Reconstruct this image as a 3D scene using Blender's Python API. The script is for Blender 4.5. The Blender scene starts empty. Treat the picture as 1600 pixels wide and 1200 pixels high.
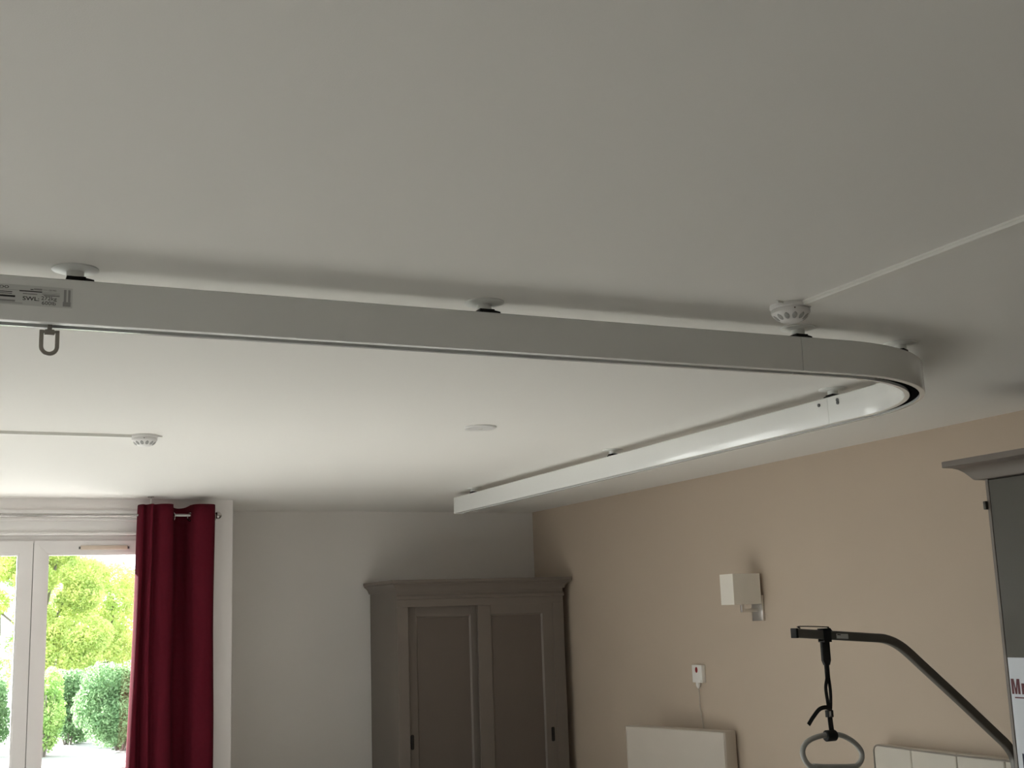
import bpy, bmesh, math, random
import numpy as np
from mathutils import Vector, Matrix

SC = bpy.context.scene
COL = SC.collection
random.seed(7)

# ------------------------------------------------------------------ camera
cam_d = bpy.data.cameras.new('camera')
cam_d.sensor_width = 36.0
cam_d.lens = 36.0 * 1928.77 / 1600.0
cam_d.clip_start = 0.05
cam_d.clip_end = 300
cam = bpy.data.objects.new('camera', cam_d)
COL.objects.link(cam)
YAW, PITCH, ROLL = 0.43602735, 0.186816948, -0.034197534
_f = Vector((math.sin(YAW) * math.cos(PITCH), math.cos(YAW) * math.cos(PITCH), math.sin(PITCH)))
_r0 = Vector((math.cos(YAW), -math.sin(YAW), 0))
_u0 = _r0.cross(_f)
_r = _r0 * math.cos(ROLL) + _u0 * math.sin(ROLL)
_u = -_r0 * math.sin(ROLL) + _u0 * math.cos(ROLL)
EYE = 1.6
cam.matrix_world = Matrix(((_r.x, _u.x, -_f.x, 0), (_r.y, _u.y, -_f.y, 0), (_r.z, _u.z, -_f.z, EYE), (0, 0, 0, 1)))
SC.camera = cam

# ------------------------------------------------------------------ sky, sun, exposure
world = bpy.data.worlds.new('bright_sky')
SC.world = world
world.use_nodes = True
_bg = world.node_tree.nodes['Background']
_bg.inputs['Color'].default_value = (0.90, 0.955, 1.0, 1)
_bg.inputs['Strength'].default_value = 1.0
sun_d = bpy.data.lights.new('sun', 'SUN')
sun_d.energy = 8.5
sun_d.angle = math.radians(1.0)
sun_d.color = (1.0, 0.985, 0.965)
sun = bpy.data.objects.new('sun', sun_d)
COL.objects.link(sun)
sun.rotation_euler = Vector((0.52, -0.70, -0.38)).to_track_quat('-Z', 'Y').to_euler()
sun.location = (-6, 18, 12)

SC.view_settings.view_transform = 'Standard'
SC.view_settings.look = 'None'
SC.view_settings.gamma = 1.0
SC.view_settings.use_curve_mapping = False
SC.view_settings.exposure = 2.6
SC.cycles.use_denoising = True
SC.cycles.max_bounces = 10
SC.cycles.diffuse_bounces = 8
SC.cycles.sample_clamp_indirect = 6.0
SC.cycles.caustics_reflective = False
SC.cycles.caustics_refractive = False

# room measures (metres)
CEIL = 2.5
XR = 4.72          # beige wall
YB = 9.80          # grey wall of the recess
YW = 8.92          # window wall
XJ = 1.905         # where the window wall ends and the recess begins
XL = -3.4
YF = -2.6
WINDOWS = [(-0.36, 1.51), (-2.95, -1.08)]                    # openings in the window wall, x ranges; second one unseen, added for brightness
ADDED_SIDE_WINDOWS = [(3.6, 5.47)]   # openings in the left wall, y ranges; unseen window, added to brighten the room
WTOP = 2.25                                  # top of the window opening


def portal(name, x0, x1, y, z0, z1):
    d = bpy.data.lights.new(name, 'AREA')
    d.shape = 'RECTANGLE'
    d.size = x1 - x0
    d.size_y = z1 - z0
    d.cycles.is_portal = True
    o = bpy.data.objects.new(name, d)
    COL.objects.link(o)
    o.location = ((x0 + x1) / 2, y, (z0 + z1) / 2)
    o.rotation_euler = (math.radians(-90), 0, 0)   # emits towards -y, into the room
    return o


for _a, _b in WINDOWS:
    portal('window_portal', _a, _b, YW + 0.36, 0.0, WTOP)
for _a, _b in ADDED_SIDE_WINDOWS:
    _o = portal('added_side_window_portal', _a, _b, 0, 0.0, WTOP)
    _o.location = (XL - 0.36, (_a + _b) / 2, WTOP / 2)
    _o.rotation_euler = (math.radians(-90), 0, math.radians(90))   # emits towards +x


# ------------------------------------------------------------------ materials
def mat(name, col, rough=0.6, metal=0.0, coat=0.0, var=0.04, scale=6.0, bump=0.0, bscale=200.0, trans=0.0, spec=0.5):
    m = bpy.data.materials.new(name)
    m.use_nodes = True
    nt = m.node_tree
    b = nt.nodes['Principled BSDF']
    b.inputs['Roughness'].default_value = rough
    b.inputs['Metallic'].default_value = metal
    b.inputs['Coat Weight'].default_value = coat
    b.inputs['Coat Roughness'].default_value = 0.08
    b.inputs['Specular IOR Level'].default_value = spec
    tc = nt.nodes.new('ShaderNodeTexCoord')
    nz = nt.nodes.new('ShaderNodeTexNoise')
    nz.inputs['Scale'].default_value = scale
    nz.inputs['Detail'].default_value = 4
    nt.links.new(tc.outputs['Object'], nz.inputs['Vector'])
    mx = nt.nodes.new('ShaderNodeMix')
    mx.data_type = 'RGBA'
    c = Vector(col)
    mx.inputs['A'].default_value = (*(c * (1 - var)), 1)
    mx.inputs['B'].default_value = (*[min(1.0, k) for k in c * (1 + var)], 1)
    nt.links.new(nz.outputs['Fac'], mx.inputs['Factor'])
    nt.links.new(mx.outputs['Result'], b.inputs['Base Color'])
    if bump > 0:
        n2 = nt.nodes.new('ShaderNodeTexNoise')
        n2.inputs['Scale'].default_value = bscale
        n2.inputs['Detail'].default_value = 3
        nt.links.new(tc.outputs['Object'], n2.inputs['Vector'])
        bp = nt.nodes.new('ShaderNodeBump')
        bp.inputs['Strength'].default_value = bump
        bp.inputs['Distance'].default_value = 0.002
        nt.links.new(n2.outputs['Fac'], bp.inputs['Height'])
        nt.links.new(bp.outputs['Normal'], b.inputs['Normal'])
    if trans > 0:
        t = nt.nodes.new('ShaderNodeBsdfTranslucent')
        nt.links.new(mx.outputs['Result'], t.inputs['Color'])
        ms = nt.nodes.new('ShaderNodeMixShader')
        ms.inputs['Fac'].default_value = trans
        nt.links.new(b.outputs['BSDF'], ms.inputs[1])
        nt.links.new(t.outputs['BSDF'], ms.inputs[2])
        nt.links.new(ms.outputs['Shader'], nt.nodes['Material Output'].inputs['Surface'])
    return m


def glass_mat(name):
    m = bpy.data.materials.new(name)
    m.use_nodes = True
    nt = m.node_tree
    nt.nodes.remove(nt.nodes['Principled BSDF'])
    tr = nt.nodes.new('ShaderNodeBsdfTransparent')
    tr.inputs['Color'].default_value = (0.96, 0.98, 0.97, 1)
    gl = nt.nodes.new('ShaderNodeBsdfGlossy')
    gl.inputs['Roughness'].default_value = 0.02
    lw = nt.nodes.new('ShaderNodeLayerWeight')
    lw.inputs['Blend'].default_value = 0.5
    pw = nt.nodes.new('ShaderNodeMath')
    pw.operation = 'POWER'
    pw.inputs[1].default_value = 5.0
    nt.links.new(lw.outputs['Facing'], pw.inputs[0])
    fr = nt.nodes.new('ShaderNodeMath')
    fr.operation = 'MULTIPLY_ADD'
    fr.inputs[1].default_value = 0.6
    fr.inputs[2].default_value = 0.035
    nt.links.new(pw.outputs[0], fr.inputs[0])
    ms = nt.nodes.new('ShaderNodeMixShader')
    nt.links.new(fr.outputs[0], ms.inputs['Fac'])
    nt.links.new(tr.outputs['BSDF'], ms.inputs[1])
    nt.links.new(gl.outputs['BSDF'], ms.inputs[2])
    nt.links.new(ms.outputs['Shader'], nt.nodes['Material Output'].inputs['Surface'])
    return m


M = {
    'ceiling': mat('ceiling_paint', (0.80, 0.785, 0.755), 0.85, var=0.012, scale=1.2, bump=0.15, bscale=300),
    'beige': mat('beige_paint', (0.53, 0.44, 0.352), 0.8, var=0.03, scale=2, bump=0.2, bscale=350),
    'grey': mat('grey_paint', (0.72, 0.695, 0.67), 0.8, var=0.03, scale=2, bump=0.2, bscale=350),
    'white_wall': mat('white_paint', (0.80, 0.765, 0.75), 0.8, var=0.02, scale=2, bump=0.2, bscale=350),
    'floor': mat('vinyl_floor', (0.50, 0.485, 0.465), 0.35, var=0.12, scale=9),
    'pvc': mat('white_window_plastic', (0.78, 0.76, 0.75), 0.35, var=0.015),
    'seal': mat('grey_rubber_seal', (0.12, 0.12, 0.12), 0.6),
    'vent': mat('aged_vent_plastic', (0.66, 0.56, 0.46), 0.5, var=0.06, scale=20),
    'glass': glass_mat('window_glass'),
    'track': mat('white_powder_coat', (0.79, 0.80, 0.785), 0.22, coat=0.45, var=0.01),
    'mount': mat('white_mount_plastic', (0.74, 0.75, 0.73), 0.35, var=0.01),
    'black': mat('black_plastic', (0.010, 0.010, 0.010), 0.7, spec=0.25),
    'slot_shade': mat('painted_slot_shade', (0.010, 0.010, 0.010), 1.0, spec=0.0),  # near-black colour painted in as the shade inside the rail
    'black_web': mat('black_webbing', (0.012, 0.012, 0.013), 0.8, var=0.4, scale=300, bump=0.5, bscale=900),
    'bolt': mat('dark_bolt_steel', (0.12, 0.12, 0.12), 0.4, metal=0.8),
    'hook': mat('brushed_steel', (0.32, 0.30, 0.27), 0.35, metal=0.9, var=0.08, scale=60),
    'chrome': mat('satin_nickel', (0.42, 0.40, 0.39), 0.17, metal=1.0, var=0.03),
    'label': mat('label_silver', (0.60, 0.61, 0.60), 0.4, var=0.02),
    'label_grey': mat('label_grey', (0.30, 0.30, 0.30), 0.5),
    'ink': mat('black_ink', (0.03, 0.03, 0.03), 0.6),
    'ink_red': mat('dark_red_ink', (0.10, 0.010, 0.018), 0.6),
    'ink_navy': mat('navy_ink', (0.012, 0.014, 0.045), 0.6),
    'paper': mat('white_paper', (0.74, 0.78, 0.84), 0.6, var=0.01),
    'detector': mat('detector_plastic', (0.76, 0.75, 0.74), 0.35, var=0.01),
    'slot': mat('detector_vent_mesh', (0.36, 0.36, 0.35), 0.7, var=0.5, scale=250),
    'led': mat('indicator_lens', (0.05, 0.02, 0.02), 0.2),
    'trunk': mat('trunking_plastic', (0.78, 0.77, 0.73), 0.4, var=0.01),
    'taupe': mat('taupe_lacquer', (0.175, 0.148, 0.128), 0.45, var=0.05, scale=5, bump=0.1, bscale=120),
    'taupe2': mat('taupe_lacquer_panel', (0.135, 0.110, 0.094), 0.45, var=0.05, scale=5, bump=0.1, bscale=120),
    'olive': mat('grey_olive_lacquer', (0.074, 0.067, 0.052), 0.5, var=0.04, scale=4, bump=0.1, bscale=120),
    'dark': mat('dark_recess', (0.01, 0.009, 0.008), 0.6),
    'curtain': mat('burgundy_curtain', (0.092, 0.007, 0.0155), 0.9, var=0.10, scale=40, bump=0.4, bscale=900, trans=0.06, spec=0.1),
    'shade': mat('cream_lamp_shade', (0.80, 0.76, 0.69), 0.8, var=0.02, bump=0.2, bscale=800),
    'nickel': mat('brushed_nickel', (0.72, 0.69, 0.65), 0.3, metal=0.85, var=0.03),
    'callbox': mat('call_unit_plastic', (0.82, 0.80, 0.77), 0.4, var=0.01),
    'red_button': mat('red_button', (0.25, 0.01, 0.015), 0.4),
    'cord': mat('grey_cord', (0.50, 0.45, 0.39), 0.5),
    'cream': mat('cream_faux_leather', (0.56, 0.51, 0.45), 0.5, var=0.04, scale=5, bump=0.3, bscale=260),
    'cream2': mat('pale_grey_faux_leather', (0.60, 0.56, 0.49), 0.5, var=0.04, scale=5, bump=0.3, bscale=260),
    'piping': mat('taupe_piping', (0.26, 0.23, 0.20), 0.6),
    'wood_leg': mat('dark_wood_leg', (0.05, 0.035, 0.025), 0.5),
    'pole': mat('grey_olive_pole_paint', (0.105, 0.097, 0.085), 0.45, var=0.04),
    'grip': mat('grey_grip_plastic', (0.34, 0.34, 0.32), 0.45, var=0.04),
    'terrace': mat('pale_paving', (0.28, 0.275, 0.265), 0.9, var=0.06, scale=0.8),
    'bark': mat('grey_bark', (0.16, 0.14, 0.12), 0.9, var=0.3, scale=12),
    'timber': mat('pale_timber', (0.30, 0.20, 0.12), 0.8, var=0.2, scale=12),
    'outer_wall': mat('outer_render', (0.7, 0.68, 0.64), 0.9),
}


def leaf_mat(name, c1, c2):
    m = bpy.data.materials.new(name)
    m.use_nodes = True
    nt = m.node_tree
    b = nt.nodes['Principled BSDF']
    b.inputs['Roughness'].default_value = 0.55
    b.inputs['Specular IOR Level'].default_value = 0.25
    tc = nt.nodes.new('ShaderNodeTexCoord')
    nz = nt.nodes.new('ShaderNodeTexNoise')
    nz.inputs['Scale'].default_value = 5.0
    nz.inputs['Detail'].default_value = 5
    nt.links.new(tc.outputs['Object'], nz.inputs['Vector'])
    cr = nt.nodes.new('ShaderNodeValToRGB')
    cr.color_ramp.elements[0].position = 0.35
    cr.color_ramp.elements[1].position = 0.65
    cr.color_ramp.elements[0].color = (*c1, 1)
    cr.color_ramp.elements[1].color = (*c2, 1)
    nt.links.new(nz.outputs['Fac'], cr.inputs['Fac'])
    nt.links.new(cr.outputs['Color'], b.inputs['Base Color'])
    t = nt.nodes.new('ShaderNodeBsdfTranslucent')
    nt.links.new(cr.outputs['Color'], t.inputs['Color'])
    ms = nt.nodes.new('ShaderNodeMixShader')
    ms.inputs['Fac'].default_value = 0.5
    nt.links.new(b.outputs['BSDF'], ms.inputs[1])
    nt.links.new(t.outputs['BSDF'], ms.inputs[2])
    nt.links.new(ms.outputs['Shader'], nt.nodes['Material Output'].inputs['Surface'])
    return m


M['leaf_lime'] = leaf_mat('lime_leaves', (0.38, 0.50, 0.15), (0.64, 0.69, 0.25))
M['leaf_green'] = leaf_mat('green_leaves', (0.30, 0.48, 0.16), (0.48, 0.62, 0.24))
M['leaf_blue'] = leaf_mat('blue_green_leaves', (0.14, 0.25, 0.115), (0.25, 0.38, 0.19))


# ------------------------------------------------------------------ helpers
ORG = {}     # world origin of every object, so that shapes can be given in world coordinates


def tag(o, label=None, cat=None, group=None, kind=None):
    if label: o['label'] = label
    if cat: o['category'] = cat
    if group: o['group'] = group
    if kind: o['kind'] = kind
    return o


def thing(name, loc, label=None, cat=None, group=None, kind=None):
    o = bpy.data.objects.new(name, None)
    o.empty_display_size = 0.1
    COL.objects.link(o)
    o.location = loc
    ORG[o] = Vector(loc)
    return tag(o, label, cat, group, kind)


def link(name, me, m, parent=None, org=None):
    o = bpy.data.objects.new(name, me)
    COL.objects.link(o)
    if m is not None and not me.materials:
        me.materials.append(M[m])
    if parent is not None:
        o.parent = parent
        ORG[o] = ORG[parent]
    else:
        o.location = org
        ORG[o] = Vector(org)
    return o


def part(name, bm, m, parent=None, org=None, smooth=None, loc=None):
    """bm in world coordinates -> one mesh object"""
    base = ORG[parent] if parent is not None else Vector(org if org is not None else (0, 0, 0))
    bmesh.ops.translate(bm, verts=bm.verts, vec=-base)
    bmesh.ops.recalc_face_normals(bm, faces=bm.faces)
    me = bpy.data.meshes.new(name)
    bm.to_mesh(me)
    bm.free()
    if smooth:
        for p in me.polygons:
            p.use_smooth = True
        me.set_sharp_from_angle(angle=math.radians(smooth))
    return link(name, me, m, parent, base)


def B():
    return bmesh.new()


def box(bm, x0, x1, y0, y1, z0, z1, bev=0.0, seg=2):
    r = bmesh.ops.create_cube(bm, size=1.0)
    vs = r['verts']
    for v in vs:
        v.co = Vector(((x0 + x1) / 2 + v.co.x * (x1 - x0), (y0 + y1) / 2 + v.co.y * (y1 - y0), (z0 + z1) / 2 + v.co.z * (z1 - z0)))
    if bev > 0:
        es = list({e for v in vs for e in v.link_edges})
        bmesh.ops.bevel(bm, geom=es, offset=bev, segments=seg, profile=0.5, affect='EDGES')
    return bm


def prism(bm, poly, axis, a0, a1):
    """extrude a 2-D polygon along an axis; poly coordinates are the two other axes in order"""
    def P(p, a):
        if axis == 'x': return (a, p[0], p[1])
        if axis == 'y': return (p[0], a, p[1])
        return (p[0], p[1], a)
    v0 = [bm.verts.new(P(p, a0)) for p in poly]
    v1 = [bm.verts.new(P(p, a1)) for p in poly]
    n = len(poly)
    bm.faces.new(v0)
    bm.faces.new(v1[::-1])
    for i in range(n):
        bm.faces.new((v0[i], v1[i], v1[(i + 1) % n], v0[(i + 1) % n]))
    return bm


def lathe(bm, prof, cx, cy, cz, n=40, axis='z'):
    """prof: (radius, height) list; closes at radius 0"""
    rings = []
    for r, h in prof:
        ring = []
        if r < 1e-6:
            p = (0, 0, h)
            ring = [p]
        else:
            for k in range(n):
                a = 2 * math.pi * k / n
                ring.append((r * math.cos(a), r * math.sin(a), h))
        vs = []
        for p in ring:
            if axis == 'z': q = (cx + p[0], cy + p[1], cz + p[2])
            elif axis == 'x': q = (cx + p[2], cy + p[0], cz + p[1])
            else: q = (cx + p[0], cy + p[2], cz + p[1])
            vs.append(bm.verts.new(q))
        rings.append(vs)
    for a, b in zip(rings, rings[1:]):
        if len(a) == 1 and len(b) == 1: continue
        for k in range(n):
            k2 = (k + 1) % n
            if len(a) == 1: bm.faces.new((a[0], b[k], b[k2]))
            elif len(b) == 1: bm.faces.new((a[k], b[0], a[k2]))
            else: bm.faces.new((a[k], b[k], b[k2], a[k2]))
    if len(rings[0]) > 1: bm.faces.new(rings[0])
    if len(rings[-1]) > 1: bm.faces.new(rings[-1])
    return bm


def sweep(bm, prof, path, up=Vector((0, 0, 1)), closed=False, caps=True):
    """prof: list of (u, v); path: list of Vector; u along the side vector, v along the other"""
    n = len(path)
    rings = []
    for i, p in enumerate(path):
        if closed: t = path[(i + 1) % n] - path[i - 1]
        elif i == 0: t = path[1] - path[0]
        elif i == n - 1: t = path[-1] - path[-2]
        else: t = (path[i + 1] - p).normalized() + (p - path[i - 1]).normalized()
        t = t.normalized()
        s = t.cross(up)
        if s.length < 1e-5: s = t.cross(Vector((1, 0, 0)))
        s.normalize()
        w = s.cross(t).normalized()
        k = 1.0
        if not closed and 0 < i < n - 1:
            k = 1.0 / max(0.5, t.dot((p - path[i - 1]).normalized()))
        rings.append([bm.verts.new(p + s * (u * k) + w * v) for u, v in prof])
    m = len(prof)
    rr = list(zip(rings, rings[1:])) + ([(rings[-1], rings[0])] if closed else [])
    for a, b in rr:
        for k in range(m):
            bm.faces.new((a[k], b[k], b[(k + 1) % m], a[(k + 1) % m]))
    if caps and not closed:
        bm.faces.new(rings[0])
        bm.faces.new(rings[-1][::-1])
    return bm


def circ(r, n=12, ry=None):
    return [(r * math.cos(2 * math.pi * k / n), (ry or r) * math.sin(2 * math.pi * k / n)) for k in range(n)]


def rrect(w, h, r, n=3):
    out = []
    for cx, cy, a0 in ((w - r, h - r, 0), (-w + r, h - r, 90), (-w + r, -h + r, 180), (w - r, -h + r, 270)):
        for k in range(n + 1):
            a = math.radians(a0 + 90 * k / n)
            out.append((cx + r * math.cos(a), cy + r * math.sin(a)))
    return out


def spline(pts, per=8):
    P = [Vector(p) for p in pts]
    out = []
    for i in range(len(P) - 1):
        p0 = P[i - 1] if i else P[0] * 2 - P[1]
        p1, p2 = P[i], P[i + 1]
        p3 = P[i + 2] if i + 2 < len(P) else P[-1] * 2 - P[-2]
        for k in range(per):
            t = k / per
            out.append(0.5 * ((2 * p1) + (p2 - p0) * t + (2 * p0 - 5 * p1 + 4 * p2 - p3) * t * t + (3 * p1 - p0 - 3 * p2 + p3) * t ** 3))
    out.append(P[-1])
    return out


def lettering(text, height, bold=False, sx=1.0):
    """flat lettering as a mesh; returns (vertices, faces) with the baseline at y=0, cap height = height"""
    cu = bpy.data.curves.new('lettering', 'FONT')
    cu.body = text
    cu.resolution_u = 3
    if bold: cu.offset = 0.014
    ob = bpy.data.objects.new('lettering', cu)
    COL.objects.link(ob)
    dg = bpy.context.evaluated_depsgraph_get()
    me = bpy.data.meshes.new_from_object(ob.evaluated_get(dg))
    k = height / 0.70
    vs = [(v.co.x * k * sx, v.co.y * k) for v in me.vertices]
    fs = [tuple(p.vertices) for p in me.polygons]
    bpy.data.objects.remove(ob)
    bpy.data.curves.remove(cu)
    bpy.data.meshes.remove(me)
    return vs, fs


def print_on(bm, vs, fs, fn):
    b = [bm.verts.new(fn(*v)) for v in vs]
    for f in fs:
        try: bm.faces.new([b[i] for i in f])
        except ValueError: pass


# ------------------------------------------------------------------ the room
def struct(name, bm, m, parent=None):
    o = part(name, bm, m, parent)
    if parent is None: o['kind'] = 'structure'
    return o


bm = B()
prism(bm, [(XL - 0.3, YF - 0.3), (XR + 0.2, YF - 0.3), (XR + 0.2, YB + 0.2), (XJ - 0.3, YB + 0.2), (XJ - 0.3, YW + 0.3), (XL - 0.3, YW + 0.3)], 'z', -0.15, 0.0)
struct('floor', bm, 'floor')
bm = B()
prism(bm, [(XL - 0.3, YF - 0.3), (XR + 0.2, YF - 0.3), (XR + 0.2, YB + 0.2), (XJ - 0.3, YB + 0.2), (XJ - 0.3, YW + 0.3), (XL - 0.3, YW + 0.3)], 'z', CEIL, CEIL + 0.25)
struct('ceiling', bm, 'ceiling')
struct('wall_right', box(B(), XR, XR + 0.2, YF - 0.3, YB + 0.2, 0, CEIL), 'beige')
struct('wall_recess', box(B(), XJ, XR, YB, YB + 0.2, 0, CEIL), 'grey')
bm = B()
xs = [YF] + sorted([v for w in ADDED_SIDE_WINDOWS for v in w]) + [YW + 0.3]
for k in range(0, len(xs), 2):
    box(bm, XL - 0.3, XL, xs[k], xs[k + 1], 0, CEIL)
for a, b in ADDED_SIDE_WINDOWS:
    box(bm, XL - 0.3, XL, a, b, WTOP + 0.17, CEIL)
struct('wall_left', bm, 'white_wall')
bm = box(B(), XL - 0.3, XR, YF - 0.3, YF, 0, CEIL)
struct('wall_front', bm, 'white_wall')
bm = B()
xs = [XL] + sorted([v for w in WINDOWS for v in w]) + [XJ]
for k in range(0, len(xs), 2):
    box(bm, xs[k], xs[k + 1], YW, YW + 0.3, 0, CEIL)
for a, b in WINDOWS:
    box(bm, a, b, YW, YW + 0.3, WTOP + 0.17, CEIL)
box(bm, XJ - 0.3, XJ, YW + 0.3, YB + 0.2, 0, CEIL)
struct('wall_window', bm, 'white_wall')
struct('baseboard_recess', box(B(), XJ, XR, YB - 0.015, YB, 0, 0.09, 0.004), 'white_wall')
struct('baseboard_right', box(B(), XR - 0.015, XR, YF, YB - 0.015, 0, 0.09, 0.004), 'white_wall')


# ------------------------------------------------------------------ windows: french windows with shutter box
def french_window(n, x0, x1, panel=True):
    xm = (x0 + x1) / 2
    y = YW
    w = thing('window_%d' % n, (xm, y + 0.1, 0), kind='structure')
    # fixed outer frame
    bm = B()
    box(bm, x0, x0 + 0.035, y + 0.04, y + 0.12, 0, WTOP, 0.004)
    box(bm, x1 - 0.035, x1, y + 0.04, y + 0.12, 0, WTOP, 0.004)
    box(bm, x0, x1, y + 0.04, y + 0.12, WTOP - 0.045, WTOP, 0.004)
    box(bm, x0, x1, y + 0.03, y + 0.14, 0, 0.03, 0.004)
    part('frame', bm, 'pvc', w, smooth=40)
    # shutter box over the window, with mouldings
    bm = B()
    box(bm, x0 - 0.02, x1 + 0.02, y - 0.012, y + 0.30, WTOP + 0.0, WTOP + 0.17)
    part('shutter_box', bm, 'pvc', w)
    bm = B()
    for zc, hh, dd in ((WTOP + 0.105, 0.022, 0.024), (WTOP + 0.012, 0.020, 0.022)):
        prism(bm, [(y - 0.012, zc - hh / 2), (y - 0.012 - dd, zc - hh / 2 + 0.005), (y - 0.012 - dd, zc + hh / 2 - 0.006), (y - 0.012, zc + hh / 2)], 'x', x0 - 0.04, x1 + 0.04)
    part('moulding', bm, 'pvc', w)
    # two casements of four mitred members each
    for side in (-1, 1):
        a, b = (x0 + 0.03, xm - 0.002) if side < 0 else (xm + 0.002, x1 - 0.03)
        zb, zt = 0.02, WTOP - 0.035
        f = 0.086
        ya, yb = y + 0.02, y + 0.085
        c = thing('casement', (xm, y + 0.1, 0))
        c.parent = w
        c.location = (0, 0, 0)
        for nm, poly in (('top_rail', [(a, zt), (b, zt), (b - f, zt - f), (a + f, zt - f)]),
                         ('bottom_rail', [(a, zb), (a + f, zb + f), (b - f, zb + f), (b, zb)]),
                         ('stile', [(a, zb), (a, zt), (a + f, zt - f), (a + f, zb + f)]),
                         ('stile', [(b, zb), (b - f, zb + f), (b - f, zt - f), (b, zt)])):
            bm = B()
            cx = sum(p[0] for p in poly) / 4
            cz = sum(p[1] for p in poly) / 4
            q = [(p[0], p[1]) for p in poly]
            prism(bm, q, 'y', ya, yb)
            bmesh.ops.bevel(bm, geom=list(bm.edges), offset=0.0022, segments=2, affect='EDGES')
            part(nm, bm, 'pvc', c, smooth=40)
        # glazing bead and pane
        bm = B()
        for p in ([(a + f + 0.012, zt - f), (b - f - 0.012, zt - f), (b - f - 0.012, zt - f - 0.012), (a + f + 0.012, zt - f - 0.012)],
                  [(a + f + 0.012, zb + f), (b - f - 0.012, zb + f), (b - f - 0.012, zb + f + 0.012), (a + f + 0.012, zb + f + 0.012)],
                  [(a + f, zb + f), (a + f, zt - f), (a + f + 0.012, zt - f), (a + f + 0.012, zb + f)],
                  [(b - f, zb + f), (b - f, zt - f), (b - f - 0.012, zt - f), (b - f - 0.012, zb + f)]):
            prism(bm, p, 'y', ya + 0.012, yb - 0.005)
        part('glazing_bead', bm, 'pvc', c)
        part('pane', box(B(), a + f, b - f, ya + 0.03, ya + 0.034, 0.70 if panel else zb + f, zt - f), 'glass', c)
        if panel:  # unseen solid panel and rail, added to keep light off the ceiling
            part('light_block_rail', box(B(), a + f, b - f, ya, yb, 0.62, 0.70, 0.0022), 'pvc', c)
            part('light_block_panel', box(B(), a + f - 0.005, b - f + 0.005, ya + 0.02, ya + 0.044, zb + f - 0.005, 0.625), 'pvc', c)
        if side > 0:
            vm = (a + b) / 2
            bm = B()
            box(bm, vm - 0.155, vm + 0.155, ya - 0.014, ya, zt - 0.062, zt - 0.034, 0.005)
            part('trickle_vent', bm, 'vent', c, smooth=40)
            for s in (-1, 1):
                bm = B()
                box(bm, vm + s * 0.160 - 0.006, vm + s * 0.160 + 0.006, ya - 0.011, ya, zt - 0.058, zt - 0.042, 0.002)
                part('vent_end_cap', bm, 'seal', c)
    part('meeting_gap', box(B(), xm - 0.004, xm + 0.004, y + 0.05, y + 0.07, 0.03, WTOP - 0.05), 'seal', w)
    return w


for k, (a, b) in enumerate(WINDOWS):
    french_window(k + 1, a, b)  # the second is out of view, added for more daylight
for k, (a, b) in enumerate(ADDED_SIDE_WINDOWS):
    w_ = french_window(k + 3, a, b)  # out of view in the left wall, added for more daylight
    w_.location = (XL - 0.1, (a + b) / 2, 0)
    w_.rotation_euler = (0, 0, math.radians(90))

# ------------------------------------------------------------------ outdoors
bm = B()
prism(bm, [(-40, -40), (40, -40), (40, YF - 0.3), (XL - 0.3, YF - 0.3), (XL - 0.3, YW + 0.3), (XJ - 0.3, YW + 0.3), (XJ - 0.3, YB + 0.2), (40, YB + 0.2), (40, 70), (-40, 70)], 'z', -0.25, -0.02)
o = part('terrace', bm, 'terrace')
o['kind'] = 'structure'


def leaves(n, pts, size, seed):
    """n small folded leaves around given points (cx, cy, cz, rx, ry, rz)"""
    rng = np.random.default_rng(seed)
    P = np.array(pts)
    wts = P[:, 3] * P[:, 4] * P[:, 5]
    idx = rng.choice(len(P), n, p=wts / wts.sum())
    d = rng.normal(size=(n, 3))
    d /= np.linalg.norm(d, axis=1)[:, None]
    rad = rng.uniform(0.45, 1.05, n) ** 0.6
    c = P[idx, :3] + d * rad[:, None] * P[idx, 3:]
    t = rng.normal(size=(n, 3)); t /= np.linalg.norm(t, axis=1)[:, None]
    s = np.cross(t, rng.normal(size=(n, 3))); s /= np.linalg.norm(s, axis=1)[:, None]
    nn = np.cross(t, s)
    L = (size * rng.uniform(0.6, 1.4, n))[:, None]
    v = np.empty((n, 4, 3))
    v[:, 0] = c - t * L
    v[:, 1] = c + s * L * 0.45 + nn * L * 0.12
    v[:, 2] = c + t * L
    v[:, 3] = c - s * L * 0.45 + nn * L * 0.12
    return v.reshape(-1, 3)


def leaf_mesh(name, v, m, parent):
    v = v - np.array(ORG[parent])[None]
    n = len(v) // 4
    me = bpy.data.meshes.new(name)
    me.vertices.add(len(v))
    me.vertices.foreach_set('co', v.ravel().astype(np.float32))
    me.loops.add(n * 6)
    me.polygons.add(n * 2)
    b = (np.arange(n) * 4)[:, None]
    li = np.concatenate([b + np.array([[0, 1, 2]]), b + np.array([[0, 2, 3]])], axis=1).ravel()
    me.loops.foreach_set('vertex_index', li.astype(np.int32))
    me.polygons.foreach_set('loop_start', (np.arange(n * 2) * 3).astype(np.int32))
    me.polygons.foreach_set('loop_total', np.full(n * 2, 3, np.int32))
    me.update()
    me.validate()
    return tag(link(name, me, m, parent), kind='stuff')


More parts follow.
